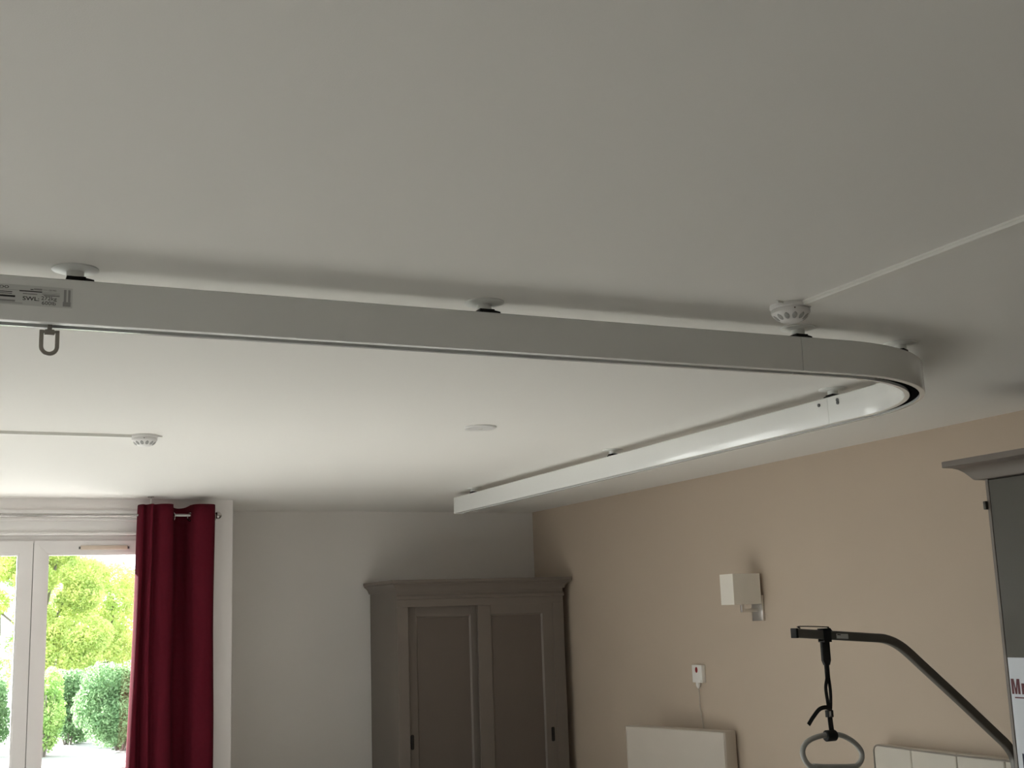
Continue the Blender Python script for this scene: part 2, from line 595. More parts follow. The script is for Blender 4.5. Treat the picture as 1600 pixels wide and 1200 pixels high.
def bush(name, label, x, y, r, h, m, n, seed, size=0.045, cat='bush'):
    rng = random.Random(seed)
    t = thing(name, (x, y, -0.02), label, cat)
    pts = []
    for k in range(16):
        a = rng.uniform(0, 6.283)
        q = r * 0.6 * math.sqrt(rng.random())
        z = rng.uniform(0.18, 0.82) * h
        kk = 1.0 if z < 0.6 * h else 0.75
        pts.append((x + q * math.cos(a) * kk, y + q * math.sin(a) * kk, z, r * 0.5, r * 0.5, h * 0.24))
    leaf_mesh('foliage', leaves(n, pts, size, seed), m, t)
    bm = B()
    for k in range(6):
        a = k * 1.05 + rng.random()
        top = Vector((x + r * 0.5 * math.cos(a), y + r * 0.5 * math.sin(a), h * 0.7))
        foot = Vector((x + 0.05 * math.cos(a), y + 0.05 * math.sin(a), -0.03))
        sweep(bm, circ(0.014, 6), [foot, foot.lerp(top, 0.5) + Vector((0, 0, 0.1)), top])
    part('stem', bm, 'bark', t, smooth=60)
    return t


def tree(name, label, x, y, h, r, m, n, seed, zlow=1.2, size=0.055):
    rng = random.Random(seed)
    t = thing(name, (x, y, -0.02), label, 'tree')
    pts = []
    bmt = B()
    bmb = B()
    lean = Vector((rng.uniform(-.3, .3), rng.uniform(-.3, .3), 0))
    top = Vector((x, y, h * 0.8)) + lean
    foot = Vector((x, y, -0.05))
    trunk = [foot, foot.lerp(top, 0.35) + Vector((0.08, 0, 0)), foot.lerp(top, 0.7) - Vector((0.06, 0.04, 0)), top]
    sp = spline(trunk, 5)
    sweep(bmt, circ(0.085, 9), sp)
    part('trunk', bmt, 'bark', t, smooth=60)
    for k in range(34):
        a = rng.uniform(0, 6.283)
        z = zlow + (h - zlow) * rng.random()
        q = r * math.sqrt(rng.random()) * (1 - 0.45 * max(0, (z / h - 0.5)) * 2)
        c = Vector((x + q * math.cos(a), y + q * math.sin(a), z))
        pts.append((c.x, c.y, c.z, r * 0.34, r * 0.34, r * 0.28))
        if k % 3 == 0:
            s0 = foot.lerp(top, min(0.95, max(0.3, (z - 0.7) / h)))
            sweep(bmb, circ(0.02, 6), [s0, s0.lerp(c, 0.5) + Vector((0, 0, 0.12)), c])
    part('branches', bmb, 'bark', t, smooth=60)
    leaf_mesh('foliage', leaves(n, pts, size, seed), m, t)
    return t


bush('rounded_bush', 'blue-green rounded bush behind the right window pane', 2.40, 18.4, 0.68, 1.18, 'leaf_blue', 22000, 11, 0.026)
bush('leafy_bush', 'narrow fresh green bush behind the left edge of the right window pane', 1.36, 18.2, 0.30, 1.12, 'leaf_green', 9000, 12, 0.026)
bush('hedge_shrub', 'dark green shrub low behind the left window pane', 0.70, 18.9, 0.36, 1.10, 'leaf_blue', 9000, 13, 0.026)
bush('background_shrub', 'deep green shrub between the leafy bush and the rounded bush', 1.85, 19.9, 0.52, 1.05, 'leaf_blue', 11000, 15, 0.03)
tree('lime_tree', 'tall lime-green tree filling the right window pane', 1.72, 22.0, 4.4, 1.0, 'leaf_lime', 110000, 21, 0.7, 0.025)
tree('leafy_tree', 'bright green tree seen through the left window pane', 0.85, 25.4, 4.9, 1.25, 'leaf_green', 70000, 22, 0.7, 0.028)
tree('garden_tree', 'pale yellow-green tree furthest back behind the right window pane', 3.1, 27.5, 2.9, 1.3, 'leaf_lime', 50000, 23, 0.5, 0.034)
# timber edging of a bed
bm = B()
box(bm, -0.9, 0.80, 17.2, 17.28, -0.02, 0.12, 0.01)
part('plank', bm, 'timber', thing('timber_edging', (-0.1, 17.24, -0.02), 'low pale timber edging on the terrace outside the left pane', 'edging'))


# ------------------------------------------------------------------ curtain and rod
RY, RZ = 8.74, 2.372
rod = thing('curtain_rod', (0.6, RY, RZ), 'thin satin metal curtain rod with ball finial above the window', 'curtain rod')
bm = B()
sweep(bm, circ(0.0105, 14), [Vector((-0.75, RY, RZ)), Vector((1.735, RY, RZ))])
part('rod', bm, 'chrome', rod, smooth=50)
bm = B()
lathe(bm, [(0, -0.03)] + [(0.026 * math.sin(a), -0.026 * math.cos(a)) for a in [math.pi * k / 12 for k in range(1, 12)]] + [(0, 0.026)], 1.763, RY, RZ, 20, 'x')
part('finial', bm, 'chrome', rod, smooth=50)
bm = B()
lathe(bm, [(0.014, 0), (0.014, 0.012)], 1.728, RY, RZ, 16, 'x')
part('finial_collar', bm, 'chrome', rod, smooth=50)
for bx in (1.305, -0.55):
    bm = B()
    sweep(bm, circ(0.006, 10), [Vector((bx, RY, RZ)), Vector((bx, RY, CEIL - 0.004))])
    lathe(bm, [(0.022, -0.006), (0.022, 0)], bx, RY, CEIL, 20)
    lathe(bm, [(0.016, -0.008), (0.016, 0.008)], bx, RY, RZ, 16, 'x')
    part('ceiling_bracket', bm, 'chrome', rod, smooth=50)

cur = thing('curtain', (1.48, RY, 0.02), 'burgundy red eyelet curtain hanging beside the french window', 'curtain')
TOPX = [(1.300, 0.07), (1.235, 0.06), (1.224, 0.012), (1.231, -0.022), (1.242, -0.046), (1.256, -0.044), (1.263, -0.024), (1.276, -0.034), (1.290, -0.075), (1.304, -0.088), (1.316, -0.055), (1.330, -0.050),
        (1.365, -0.090), (1.410, -0.098), (1.445, -0.070), (1.457, 0.0), (1.472, 0.075), (1.505, 0.100), (1.545, 0.075), (1.572, 0.0), (1.588, -0.062), (1.625, -0.096), (1.670, -0.102), (1.715, -0.080), (1.739, 0.0), (1.725, 0.06), (1.66, 0.07)]
BOTX = [(1.290, 0.07), (1.200, 0.06), (1.168, 0.012), (1.178, -0.022), (1.200, -0.050), (1.226, -0.045), (1.238, 0.00), (1.256, 0.02), (1.276, -0.050), (1.300, -0.092), (1.318, -0.050), (1.335, -0.040),
        (1.372, -0.092), (1.420, -0.104), (1.455, -0.070), (1.474, 0.0), (1.488, 0.07), (1.515, 0.095), (1.552, 0.07), (1.582, 0.0), (1.602, -0.065), (1.638, -0.100), (1.682, -0.106), (1.722, -0.082), (1.746, 0.0), (1.735, 0.06), (1.66, 0.07)]
tp = spline([(x, y, 0) for x, y in TOPX], 7)
bt = spline([(x, y, 0) for x, y in BOTX], 7)
bm = B()
rows = []
NZ = 36
for j in range(NZ + 1):
    t = j / NZ
    z = 2.443 - (2.443 - 0.03) * t
    row = []
    for a, b in zip(tp, bt):
        q = a.lerp(b, t ** 0.8)
        dz = -0.012 * max(0.0, a.y / 0.08) if j == 0 else 0
        row.append(bm.verts.new((q.x + 0.004 * math.sin(9 * t + q.x * 30), RY + q.y * (1 - 0.12 * math.sin(3 * t)), z + dz)))
    rows.append(row)
for r0, r1 in zip(rows, rows[1:]):
    for k in range(len(r0) - 1):
        bm.faces.new((r0[k], r1[k], r1[k + 1], r0[k + 1]))
c_o = part('fabric', bm, 'curtain', cur, smooth=80)
sd = c_o.modifiers.new('thickness', 'SOLIDIFY')
sd.thickness = 0.0025
# eyelets where the rod crosses the cloth
for ex, tilt in ((1.456, 0.25), (1.572, 0.55), (1.735, 0.2)):
    bm = B()
    n = 28
    ring = [Vector((0.0, 0.027 * math.cos(2 * math.pi * k / n), 0.027 * math.sin(2 * math.pi * k / n))) for k in range(n)]
    rotm = Matrix.Rotation(tilt, 3, 'Z')
    path = [rotm @ p + Vector((ex, RY - 0.004, RZ - 0.012)) for p in ring]
    sweep(bm, circ(0.0048, 8), path, up=rotm @ Vector((1, 0, 0)), closed=True)
    part('eyelet', bm, 'chrome', cur, smooth=60)

# ------------------------------------------------------------------ ceiling track
TB, TT = 2.348, 2.462          # bottom and top of the rail
TY, TX = 3.178, 3.388          # centre lines of the two straight runs
RAD = 0.70
trk = thing('ceiling_track', (TX, TY, TB), 'white curved ceiling track of a patient hoist hung from round mounts', 'hoist track')
W, G, HH = 0.0375, 0.0175, TT - TB
PROF = [(-G, 0), (-W + 0.007, 0), (-W + 0.002, 0.002), (-W, 0.007), (-W, HH - 0.004), (-W + 0.004, HH), (W - 0.004, HH), (W, HH - 0.004), (W, 0.007), (W - 0.002, 0.002),
        (W - 0.007, 0), (G, 0), (G, 0.009), (W - 0.006, 0.009), (W - 0.006, HH - 0.006), (-W + 0.006, HH - 0.006), (-W + 0.006, 0.009), (-G, 0.009)]


def rail(path):
    bm = B()
    sweep(bm, PROF, [Vector((x, y, TB)) for x, y in path])
    r_ = part('rail_section', bm, 'track', trk, smooth=35)
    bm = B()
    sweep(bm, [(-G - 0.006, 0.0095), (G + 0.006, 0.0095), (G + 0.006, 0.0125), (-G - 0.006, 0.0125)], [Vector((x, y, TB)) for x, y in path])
    part('slot_shade_strip', bm, 'slot_shade', r_)  # added dark strip closing the slot, stands in for the shade inside
    return r_


rail([(-2.9, TY), (2.499, TY)])
arc = [(2.501, TY)]
for k in range(41):
    a = math.radians(90 * k / 40)
    arc.append((TX - RAD + RAD * math.sin(a), TY + RAD - RAD * math.cos(a)))
arc.append((TX, 4.069))
rail(arc)
rail([(TX, 4.071), (TX, 8.235)])
bm = B()
box(bm, TX - W - 0.0015, TX + W + 0.0015, 8.235, 8.252, TB - 0.002, TT + 0.001, 0.004)
part('end_cap', bm, 'mount', trk, smooth=40)
# joint screws on the far run
for y, z in ((4.125, 2.437), (4.005, 2.440), (4.004, 2.428)):
    bm = B()
    lathe(bm, [(0.0075, 0), (0.0075, -0.004), (0.004, -0.006)], TX - W, y, z, 12, 'x')
    part('joint_screw', bm, 'bolt', trk, smooth=40)

# one mount, then copies
mroot = None


def make_mount():
    bm = B()
    lathe(bm, [(0.0, 0), (0.057, 0), (0.057, -0.0035), (0.050, -0.006), (0.027, -0.0085), (0, -0.0085)], 0, 0, 0, 48)
    me = {}
    def mk(nm, b, m, sm):
        bmesh.ops.recalc_face_normals(b, faces=b.faces)
        x = bpy.data.meshes.new(nm)
        b.to_mesh(x); b.free()
        for p in x.polygons: p.use_smooth = True
        x.set_sharp_from_angle(angle=math.radians(sm))
        x.materials.append(M[m])
        me[nm] = x
    mk('mount_plate', bm, 'mount', 40)
    bm = B()
    lathe(bm, [(0, -0.0085), (0.0215, -0.0085), (0.0215, -0.024), (0, -0.024)], 0, 0, 0, 32)
    mk('mount_stem', bm, 'mount', 40)
    bm = B()
    box(bm, -0.022, 0.024, -0.020, 0.020, -0.0385, -0.0235, 0.0015)
    prism(bm, [(0.022, -0.0385), (0.046, -0.0385), (0.044, -0.0285), (0.022, -0.0245)], 'y', -0.014, 0.014)
    mk('mount_clip', bm, 'black', 40)
    return me


mm = make_mount()
arc_a = math.radians(29)
for x, y, rz in ((-1.97, TY, 0), (-0.845, TY, 0), (0.278, TY, 0), (1.401, TY, 0), (2.520, TY, 0),
                 (TX - RAD + RAD * math.sin(arc_a), TY + RAD - RAD * math.cos(arc_a), arc_a),
                 (TX, 4.077, math.pi / 2), (TX, 5.97, math.pi / 2), (TX, 7.969, math.pi / 2)):
    pl = bpy.data.objects.new('mount_plate', mm['mount_plate'])
    COL.objects.link(pl)
    pl.parent = trk
    pl.location = Vector((x, y, CEIL)) - ORG[trk]
    pl.rotation_euler = (0, 0, rz)
    for nm in ('mount_stem', 'mount_clip'):
        s = bpy.data.objects.new(nm, mm[nm])
        COL.objects.link(s)
        s.parent = pl

# rating label on the near face of the rail
LF = TY - W
lab = part('rating_label', box(B(), -0.085, 0.270, LF - 0.0006, LF, TB + 0.0395, TB + 0.090), 'label', trk)
lab['label'] = 'silver printed rating label reading SWL 272kg 600lb'
LZ = TB + 0.0395


def on_label(dx, dz):
    return lambda u, v: (dx + u, LF - 0.0010, LZ + dz + v)


for txt, h, dx, dz, bold, sx in (('SWL:', 0.0095, 0.1545, 0.0130, True, 1.30), ('272kg', 0.0092, 0.1970, 0.0165, False, 1.15), ('600lb', 0.0092, 0.1985, 0.0045, False, 1.15),
                                ('EOO', 0.0066, 0.0940, 0.0400, True, 1.45), ('CE MD', 0.0035, 0.2140, 0.0400, False, 1.2)):
    v, f = lettering(txt, h, bold, sx)
    bm = B()
    print_on(bm, v, f, on_label(dx, dz))
    part('lettering', bm, 'ink', lab)
bm = B()


def bar(x0, x1, z0, z1, ya=-0.0009):
    vs = [(x0, z0), (x1, z0), (x1, z1), (x0, z1)]
    print_on(bm, vs, [(0, 1, 2, 3)], lambda u, v: (u, LF + ya, LZ + v))


for b_ in ((0.10, 0.131, 0.0305, 0.0325), (0.10, 0.1305, 0.0265, 0.0280), (0.10, 0.138, 0.0185, 0.0232), (0.147, 0.199, 0.0345, 0.0372), (0.155, 0.188, 0.0285, 0.0298),
           (0.199, 0.240, 0.0310, 0.0318), (0.203, 0.240, 0.0272, 0.0287), (0.172, 0.179, 0.0398, 0.0418), (-0.07, 0.095, 0.0305, 0.0322), (-0.07, 0.095, 0.0262, 0.0278)):
    bar(*b_)
part('print_bars', bm, 'ink', lab)['kind'] = 'stuff'
bm = B()
for b_ in ((0.10, 0.150, 0.0365, 0.0372), (0.199, 0.240, 0.0350, 0.0356), (0.10, 0.138, 0.0070, 0.0120), (0.10, 0.155, 0.0040, 0.0052),
           (0.2495, 0.2555, 0.0151, 0.0460), (0.2595, 0.2650, 0.0151, 0.0460), (0.2475, 0.266, 0.0035, 0.0150), (0.180, 0.199, 0.0400, 0.0440), (0.201, 0.212, 0.0415, 0.0425)):
    bar(*b_, ya=-0.0008)
part('print_blocks', bm, 'label_grey', lab)['kind'] = 'stuff'

# hook trolley hanging out of the slot
HX = 0.222
hk = thing('trolley_hook', (HX, TY, TB), 'steel U-shaped hook hanging from the track below the rating label', 'hook')
bm = B()
box(bm, HX - 0.0055, HX + 0.0055, TY - 0.006, TY + 0.006, TB - 0.012, TB + 0.012, 0.0015)
part('trolley_stem', bm, 'hook', hk, smooth=40)
bm = B()
box(bm, HX - 0.018, HX + 0.018, TY - 0.010, TY + 0.010, TB + 0.012, TB + 0.03, 0.003)
part('trolley_carriage', bm, 'black', hk)
bm = B()
box(bm, HX - 0.012, HX + 0.012, TY - 0.007, TY + 0.007, TB - 0.024, TB - 0.009, 0.003)
part('swivel_block', bm, 'hook', hk, smooth=40)
bm = B()
zt, zb_, hw = TB - 0.011, TB - 0.052, 0.0185
pth = [Vector((HX - hw, TY, zt))]
for k in range(17):
    a = math.pi + math.pi * k / 16
    pth.append(Vector((HX + hw * math.cos(a), TY, zb_ + hw * math.sin(a))))
pth.append(Vector((HX + hw, TY, zt)))
sweep(bm, rrect(0.005, 0.0045, 0.0015, 2), pth, up=Vector((0, 1, 0)))
box(bm, HX - hw - 0.004, HX + hw + 0.004, TY - 0.005, TY + 0.005, zt - 0.008, zt, 0.002)
part('hook_loop', bm, 'hook', hk, smooth=40)


# ------------------------------------------------------------------ smoke detectors, trunking, cover plate
def detector(cx, cy, label, tab, led_a):
    t = thing('smoke_detector', (cx, cy, CEIL), label, 'smoke detector', 'smoke detectors on the ceiling')
    R = 0.058
    bm = B()
    lathe(bm, [(0, 0), (R + 0.003, 0), (R + 0.003, -0.010), (R, -0.014), (0, -0.014)], cx, cy, CEIL, 48)
    part('mounting_base', bm, 'detector', t, smooth=35)
    bm = B()
    lathe(bm, [(0, -0.014), (R - 0.002, -0.014), (R, -0.017), (R, -0.026), (R - 0.006, -0.034), (R - 0.020, -0.046), (R - 0.030, -0.051), (0.018, -0.053), (0, -0.053)], cx, cy, CEIL, 48)
    part('sensor_dome', bm, 'detector', t, smooth=35)
    me = None
    for k in range(12):
        a = 2 * math.pi * k / 12 + 0.12
        if me is None:
            bm = B()
            bmesh.ops.create_uvsphere(bm, u_segments=12, v_segments=8, radius=1.0)
            bmesh.ops.scale(bm, verts=bm.verts, vec=(0.0034, 0.0085, 0.0130))
            bmesh.ops.rotate(bm, verts=bm.verts, cent=(0, 0, 0), matrix=Matrix.Rotation(math.radians(48), 3, 'Y'))
            bmesh.ops.translate(bm, verts=bm.verts, vec=(R - 0.0145, 0, -0.0395))
            me = bpy.data.meshes.new('vent_slot')
            bm.to_mesh(me); bm.free()
            for p in me.polygons: p.use_smooth = True
            me.materials.append(M['slot'])
        s = bpy.data.objects.new('vent_slot', me)
        COL.objects.link(s)
        s.parent = t
        s.rotation_euler = (0, 0, a)
    bm = B()
    lx, ly = cx + (R + 0.001) * math.cos(led_a), cy + (R + 0.001) * math.sin(led_a)
    bmesh.ops.create_uvsphere(bm, u_segments=10, v_segments=6, radius=0.0022, matrix=Matrix.Translation((lx, ly, CEIL - 0.021)))
    part('indicator', bm, 'led', t, smooth=60)
    bm = B()
    q = Matrix.Rotation(tab, 4, 'Z')
    prism(bm, [(R - 0.004, -0.011), (R - 0.004, 0.011), (R + 0.024, 0.004), (R + 0.024, -0.004)], 'z', -0.006, 0)
    bmesh.ops.transform(bm, matrix=Matrix.Translation((cx, cy, CEIL)) @ q, verts=bm.verts)
    part('fixing_tab', bm, 'detector', t, smooth=40)
    return t


detector(2.305, 2.935, 'white smoke detector just above the near track, before the curve', math.radians(205), math.radians(-115))
detector(0.851, 5.935, 'white smoke detector near the window, left of the round cover plate', math.radians(5), math.radians(-100))


def trunking(name, label, axis, c, a0, a1, w):
    t = thing(name, (c, a0, CEIL) if axis == 'y' else (a0, c, CEIL), label, 'cable trunking', 'cable trunking on the ceiling')
    h = w / 2
    bm = B()
    prism(bm, [(c - h, CEIL), (c + h, CEIL), (c + h, CEIL - 0.006), (c - h, CEIL - 0.006)], 'x' if axis == 'x' else 'y', a0, a1)
    part('trunking_base', bm, 'trunk', t)
    bm = B()
    e = h - 0.0022
    prism(bm, [(c - e, CEIL - 0.006), (c - e, CEIL - 0.0125), (c - e + 0.0015, CEIL - 0.014), (c + e - 0.0015, CEIL - 0.014), (c + e, CEIL - 0.0125), (c + e, CEIL - 0.006)], 'x' if axis == 'x' else 'y', a0, a1)
    part('trunking_cover', bm, 'trunk', t)
    return t


trunking('cable_trunking', 'white cable trunking running from the detector towards the viewer at right', 'y', 2.322, 2.895, YF, 0.034)
trunking('cable_trunking', 'thin white cable trunking running left from the detector near the window', 'x', 5.938, 0.81, XL, 0.026)

t = thing('ceiling_cover_plate', (2.322, 5.358, CEIL), 'flat round white cover plate in the ceiling', 'cover plate')
bm = B()
lathe(bm, [(0, 0), (0.077, 0), (0.077, -0.006), (0.073, -0.009), (0, -0.010)], 2.322, 5.358, CEIL, 56)
part('plate', bm, 'detector', t, smooth=35)
bm = B()
lathe(bm, [(0.0, -0.0095), (0.010, -0.0095), (0.010, -0.0115), (0, -0.012)], 2.322, 5.358, CEIL, 20)
part('centre_screw', bm, 'trunk', t, smooth=35)

# ------------------------------------------------------------------ wardrobe in the recess
wx0, wx1, wyf, wyb = 3.212, 4.642, 9.12, 9.778
wd = thing('wardrobe', ((wx0 + wx1) / 2, 9.5, 0), 'dark taupe two-door wardrobe against the grey wall', 'wardrobe', 'taupe wardrobes')
EYEZ = EYE
bm = B()
box(bm, wx0, wx0 + 0.03, wyf + 0.03, wyb, 0.0, EYEZ + 0.24, 0.002)
box(bm, wx1 - 0.03, wx1, wyf + 0.03, wyb, 0.0, EYEZ + 0.24, 0.002)
box(bm, wx0 + 0.03, wx1 - 0.03, wyb - 0.02, wyb, 0.05, EYEZ + 0.24)
box(bm, wx0 + 0.03, wx1 - 0.03, wyf + 0.08, wyb - 0.02, EYEZ + 0.20, EYEZ + 0.235)
box(bm, wx0 + 0.03, wx1 - 0.03, wyf + 0.08, wyb - 0.02, 0.05, 0.09)
part('carcass', bm, 'taupe', wd)
for a, b in ((wx0, wx0 + 0.088), (wx1 - 0.098, wx1)):
    part('stile', box(B(), a, b, wyf, wyf + 0.03, 0.12, EYEZ + 0.104, 0.002), 'taupe', wd)
bm = B()
box(bm, wx0, wx1, wyf, wyf + 0.03, EYEZ + 0.104, EYEZ + 0.24, 0.002)
part('top_rail', bm, 'taupe', wd)
bm = B()
box(bm, wx0, wx1, wyf, wyf + 0.03, 0.0, 0.12, 0.002)
part('plinth', bm, 'taupe', wd)


def cornice(poly, x0, x1, yf, yb, name, m, parent, both=True, face='-y'):
    """poly: (outward, z) profile; runs round the front and the two sides with mitred corners"""
    bm = B()
    if face == '-y':
        pts = lambda o: [(x0 - o, yb), (x0 - o, yf - o), (x1 + o, yf - o), (x1 + o, yb)]
    else:   # front faces -x: x0 = front plane, x1 = wall plane, yf = near end, yb = far end
        pts = lambda o: [(x1, yb + o), (x0 - o, yb + o), (x0 - o, yf - o), (x1, yf - o)]
    rings = []
    for o, z in poly:
        rings.append([bm.verts.new((p[0], p[1], z)) for p in pts(o)])
    for a, b in zip(rings, rings[1:]):
        for k in range(3):
            bm.faces.new((a[k], a[k + 1], b[k + 1], b[k]))
        bm.faces.new((a[3], a[0], b[0], b[3]))
    bm.faces.new(rings[0])
    bm.faces.new(rings[-1])
    return part(name, bm, m, parent, smooth=25)


Z0 = EYEZ + 0.224
cornice([(0.002, Z0), (0.010, Z0), (0.014, Z0 + 0.012), (0.022, Z0 + 0.030), (0.038, Z0 + 0.046), (0.050, Z0 + 0.054), (0.050, Z0 + 0.062), (0.057, Z0 + 0.066), (0.057, Z0 + 0.086), (0.052, Z0 + 0.088)],
        wx0, wx1, wyf, wyb, 'cornice', 'taupe', wd)
bm = B()
prism(bm, [(wyf, EYEZ + 0.160), (wyf - 0.012, EYEZ + 0.165), (wyf - 0.012, EYEZ + 0.184), (wyf - 0.006, EYEZ + 0.196), (wyf, EYEZ + 0.198)], 'x', wx0 - 0.004, wx1 + 0.004)
part('frieze_moulding', bm, 'taupe', wd)


def panel_door(xa, xb, za, zb, y, pl, pr, pt, pb, hx, hz, parent, label):
    """framed sliding door; front face at y; panel recessed"""
    d = thing('door', ORG[parent])
    d.parent = parent
    d.location = (0, 0, 0)
    d['label'] = label
    th = 0.024
    for nm, a, b, c, e in (('door_stile', xa, pl, za, zb), ('door_stile', pr, xb, za, zb), ('door_rail', pl, pr, pt, zb), ('door_rail', pl, pr, za, pb)):
        part(nm, box(B(), a, b, y, y + th, c, e, 0.0015), 'taupe', d)
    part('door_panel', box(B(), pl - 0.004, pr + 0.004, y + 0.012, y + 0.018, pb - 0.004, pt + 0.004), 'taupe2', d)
    # bevelled bead around the panel
    bm = B()
    bw, bd = 0.011, 0.012
    o_ = [(pl, pb), (pr, pb), (pr, pt), (pl, pt)]
    i_ = [(pl + bw, pb + bw), (pr - bw, pb + bw), (pr - bw, pt - bw), (pl + bw, pt - bw)]
    vo = [bm.verts.new((p[0], y + 0.001, p[1])) for p in o_]
    vi = [bm.verts.new((p[0], y + bd, p[1])) for p in i_]
    vb = [bm.verts.new((p[0], y + bd + 0.004, p[1])) for p in o_]
    for k in range(4):
        k2 = (k + 1) % 4
        bm.faces.new((vo[k], vo[k2], vi[k2], vi[k]))
        bm.faces.new((vi[k], vi[k2], vb[k2], vb[k]))
        bm.faces.new((vb[k], vb[k2], vo[k2], vo[k]))
    part('panel_bead', bm, 'taupe', d)
    bm = B()
    prism(bm, [(hx + u, hz + v) for u, v in rrect(0.014, 0.055, 0.010, 4)], 'y', y - 0.0025, y + 0.004)
    h = part('recessed_pull', bm, 'dark', d)
    h['label'] = 'black recessed finger pull'
    return d


panel_door(wx0 + 0.086, 3.915, 0.12, EYEZ + 0.108, wyf + 0.058, 3.387, 3.845, EYEZ + 0.032, 0.24, 3.338, EYEZ - 0.908, wd, 'left sliding door set back behind the frame')
panel_door(3.885, wx1 - 0.094, 0.12, EYEZ + 0.106, wyf + 0.006, 3.997, 4.452, EYEZ + 0.030, 0.24, 4.508, EYEZ - 0.922, wd, 'right sliding door standing forward')

# ------------------------------------------------------------------ wardrobe at the right edge, with a notice on its door
vx, vy0, vy1 = 4.12, 2.75, 4.005
w2 = thing('wardrobe', (4.42, 3.38, 0), 'grey-olive wardrobe with deep cornice at the right edge, paper notice on its door', 'wardrobe', 'taupe wardrobes')
VT = EYEZ + 0.52
bm = B()
box(bm, vx + 0.024, XR - 0.01, vy1 - 0.022, vy1, 0.0, VT, 0.002)
box(bm, vx + 0.024, XR - 0.01, vy0, vy0 + 0.022, 0.0, VT, 0.002)
box(bm, XR - 0.03, XR - 0.01, vy0 + 0.022, vy1 - 0.022, 0.03, VT)
box(bm, vx + 0.024, XR - 0.03, vy0 + 0.022, vy1 - 0.022, VT - 0.03, VT)
box(bm, vx + 0.024, XR - 0.03, vy0 + 0.022, vy1 - 0.022, 0.03, 0.09)
part('carcass', bm, 'olive', w2)
cornice([(0.0, VT), (0.028, VT), (0.034, VT + 0.004), (0.044, VT + 0.018), (0.058, VT + 0.036), (0.074, VT + 0.050), (0.092, VT + 0.058), (0.118, VT + 0.062), (0.121, VT + 0.064), (0.121, VT + 0.088), (0.118, VT + 0.090)],
        vx, XR - 0.012, vy0, vy1, 'cornice', 'taupe', w2, face='-x')
bm = B()
box(bm, vx - 0.001, vx + 0.024, vy1 - 0.017, vy1, 0.08, VT, 0.002)
part('edge_strip', bm, 'taupe', w2)
ym = (vy0 + vy1) / 2
for a, b in ((ym + 0.002, vy1 - 0.019), (vy0 + 0.004, ym - 0.002)):
    dd = part('door', box(B(), vx, vx + 0.022, a, b, 0.09, VT - 0.004, 0.002), 'olive', w2)
    bm = B()
    hy = (a + 0.04) if a > ym else (b - 0.04)
    lathe(bm, [(0.006, 0), (0.006, -0.015), (0.014, -0.020), (0.014, -0.028), (0, -0.031)], vx, hy, 1.0, 16, 'x')
    part('knob', bm, 'hook', dd, smooth=40)
for z in (EYEZ + 0.408, 0.45):
    bm = B()
    box(bm, vx - 0.016, vx + 0.006, vy1 - 0.004, vy1 + 0.010, z - 0.018, z + 0.018, 0.002)
    part('hinge', bm, 'olive', w2)

# notice
nt_ = thing('paper_notice', (vx - 0.001, 3.84, EYEZ - 0.46), 'white paper notice with dark red heading on the right wardrobe door', 'notice')
py1, pz1 = 3.982, EYEZ - 0.236
part('sheet', box(B(), vx - 0.0022, vx - 0.0012, py1 - 0.297, py1, pz1 - 0.46, pz1), 'paper', nt_)
HM, WM, SM = 0.062, 0.046, 0.0125        # a heavy condensed M, then the r
put = lambda a, b: (vx - 0.0027, 3.976 - a, EYEZ - 0.385 + b)
bm = B()
mp = [(0, 0), (0, HM), (SM * 1.25, HM), (WM / 2, HM * 0.36), (WM - SM * 1.25, HM), (WM, HM), (WM, 0), (WM - SM, 0), (WM - SM, HM * 0.66), (WM / 2 + SM * 0.42, 0), (WM / 2 - SM * 0.42, 0), (SM, HM * 0.66), (SM, 0)]
print_on(bm, mp, [tuple(range(len(mp)))], put)
bmesh.ops.triangulate(bm, faces=bm.faces)
part('heading', bm, 'ink_red', nt_)
bm = B()
rp = [(0, 0), (0, HM * 0.72), (SM, HM * 0.72), (SM, HM * 0.62), (SM * 1.5, HM * 0.70), (SM * 2.1, HM * 0.74), (SM * 2.1, HM * 0.52), (SM * 1.5, HM * 0.50), (SM, HM * 0.42), (SM, 0)]
print_on(bm, rp, [tuple(range(len(rp)))], lambda a, b: put(a + WM + 0.008, b))
bmesh.ops.triangulate(bm, faces=bm.faces)
part('heading', bm, 'ink_red', nt_)
bm = B()
print_on(bm, [(3.963, -0.402), (3.74, -0.402), (3.74, -0.397), (3.963, -0.397)], [(0, 1, 2, 3)], lambda a, b: (vx - 0.0027, a, EYEZ + b))
part('underline', bm, 'ink_red', nt_)
bm = B()
print_on(bm, [(3.957, -0.69), (3.945, -0.69), (3.945, -0.625), (3.957, -0.625)], [(0, 1, 2, 3)], lambda a, b: (vx - 0.0027, a, EYEZ + b))
part('lower_lettering', bm, 'ink_navy', nt_)

# ------------------------------------------------------------------ wall lamp
ly = 6.553
lp = thing('wall_lamp', (XR, ly, EYEZ), 'brushed metal wall lamp with square cream shade on the beige wall', 'wall lamp')
bm = B()
box(bm, XR - 0.016, XR, ly - 0.057, ly + 0.057, EYEZ - 0.073, EYEZ + 0.085, 0.002)
part('wall_plate', bm, 'nickel', lp, smooth=40)
bm = B()
box(bm, XR - 0.118, XR - 0.014, ly - 0.010, ly + 0.010, EYEZ - 0.016, EYEZ + 0.004, 0.0015)
part('arm', bm, 'nickel', lp, smooth=40)
bm = B()
box(bm, XR - 0.136, XR - 0.116, ly - 0.010, ly + 0.010, EYEZ - 0.016, EYEZ + 0.05, 0.0015)
part('upright', bm, 'nickel', lp, smooth=40)
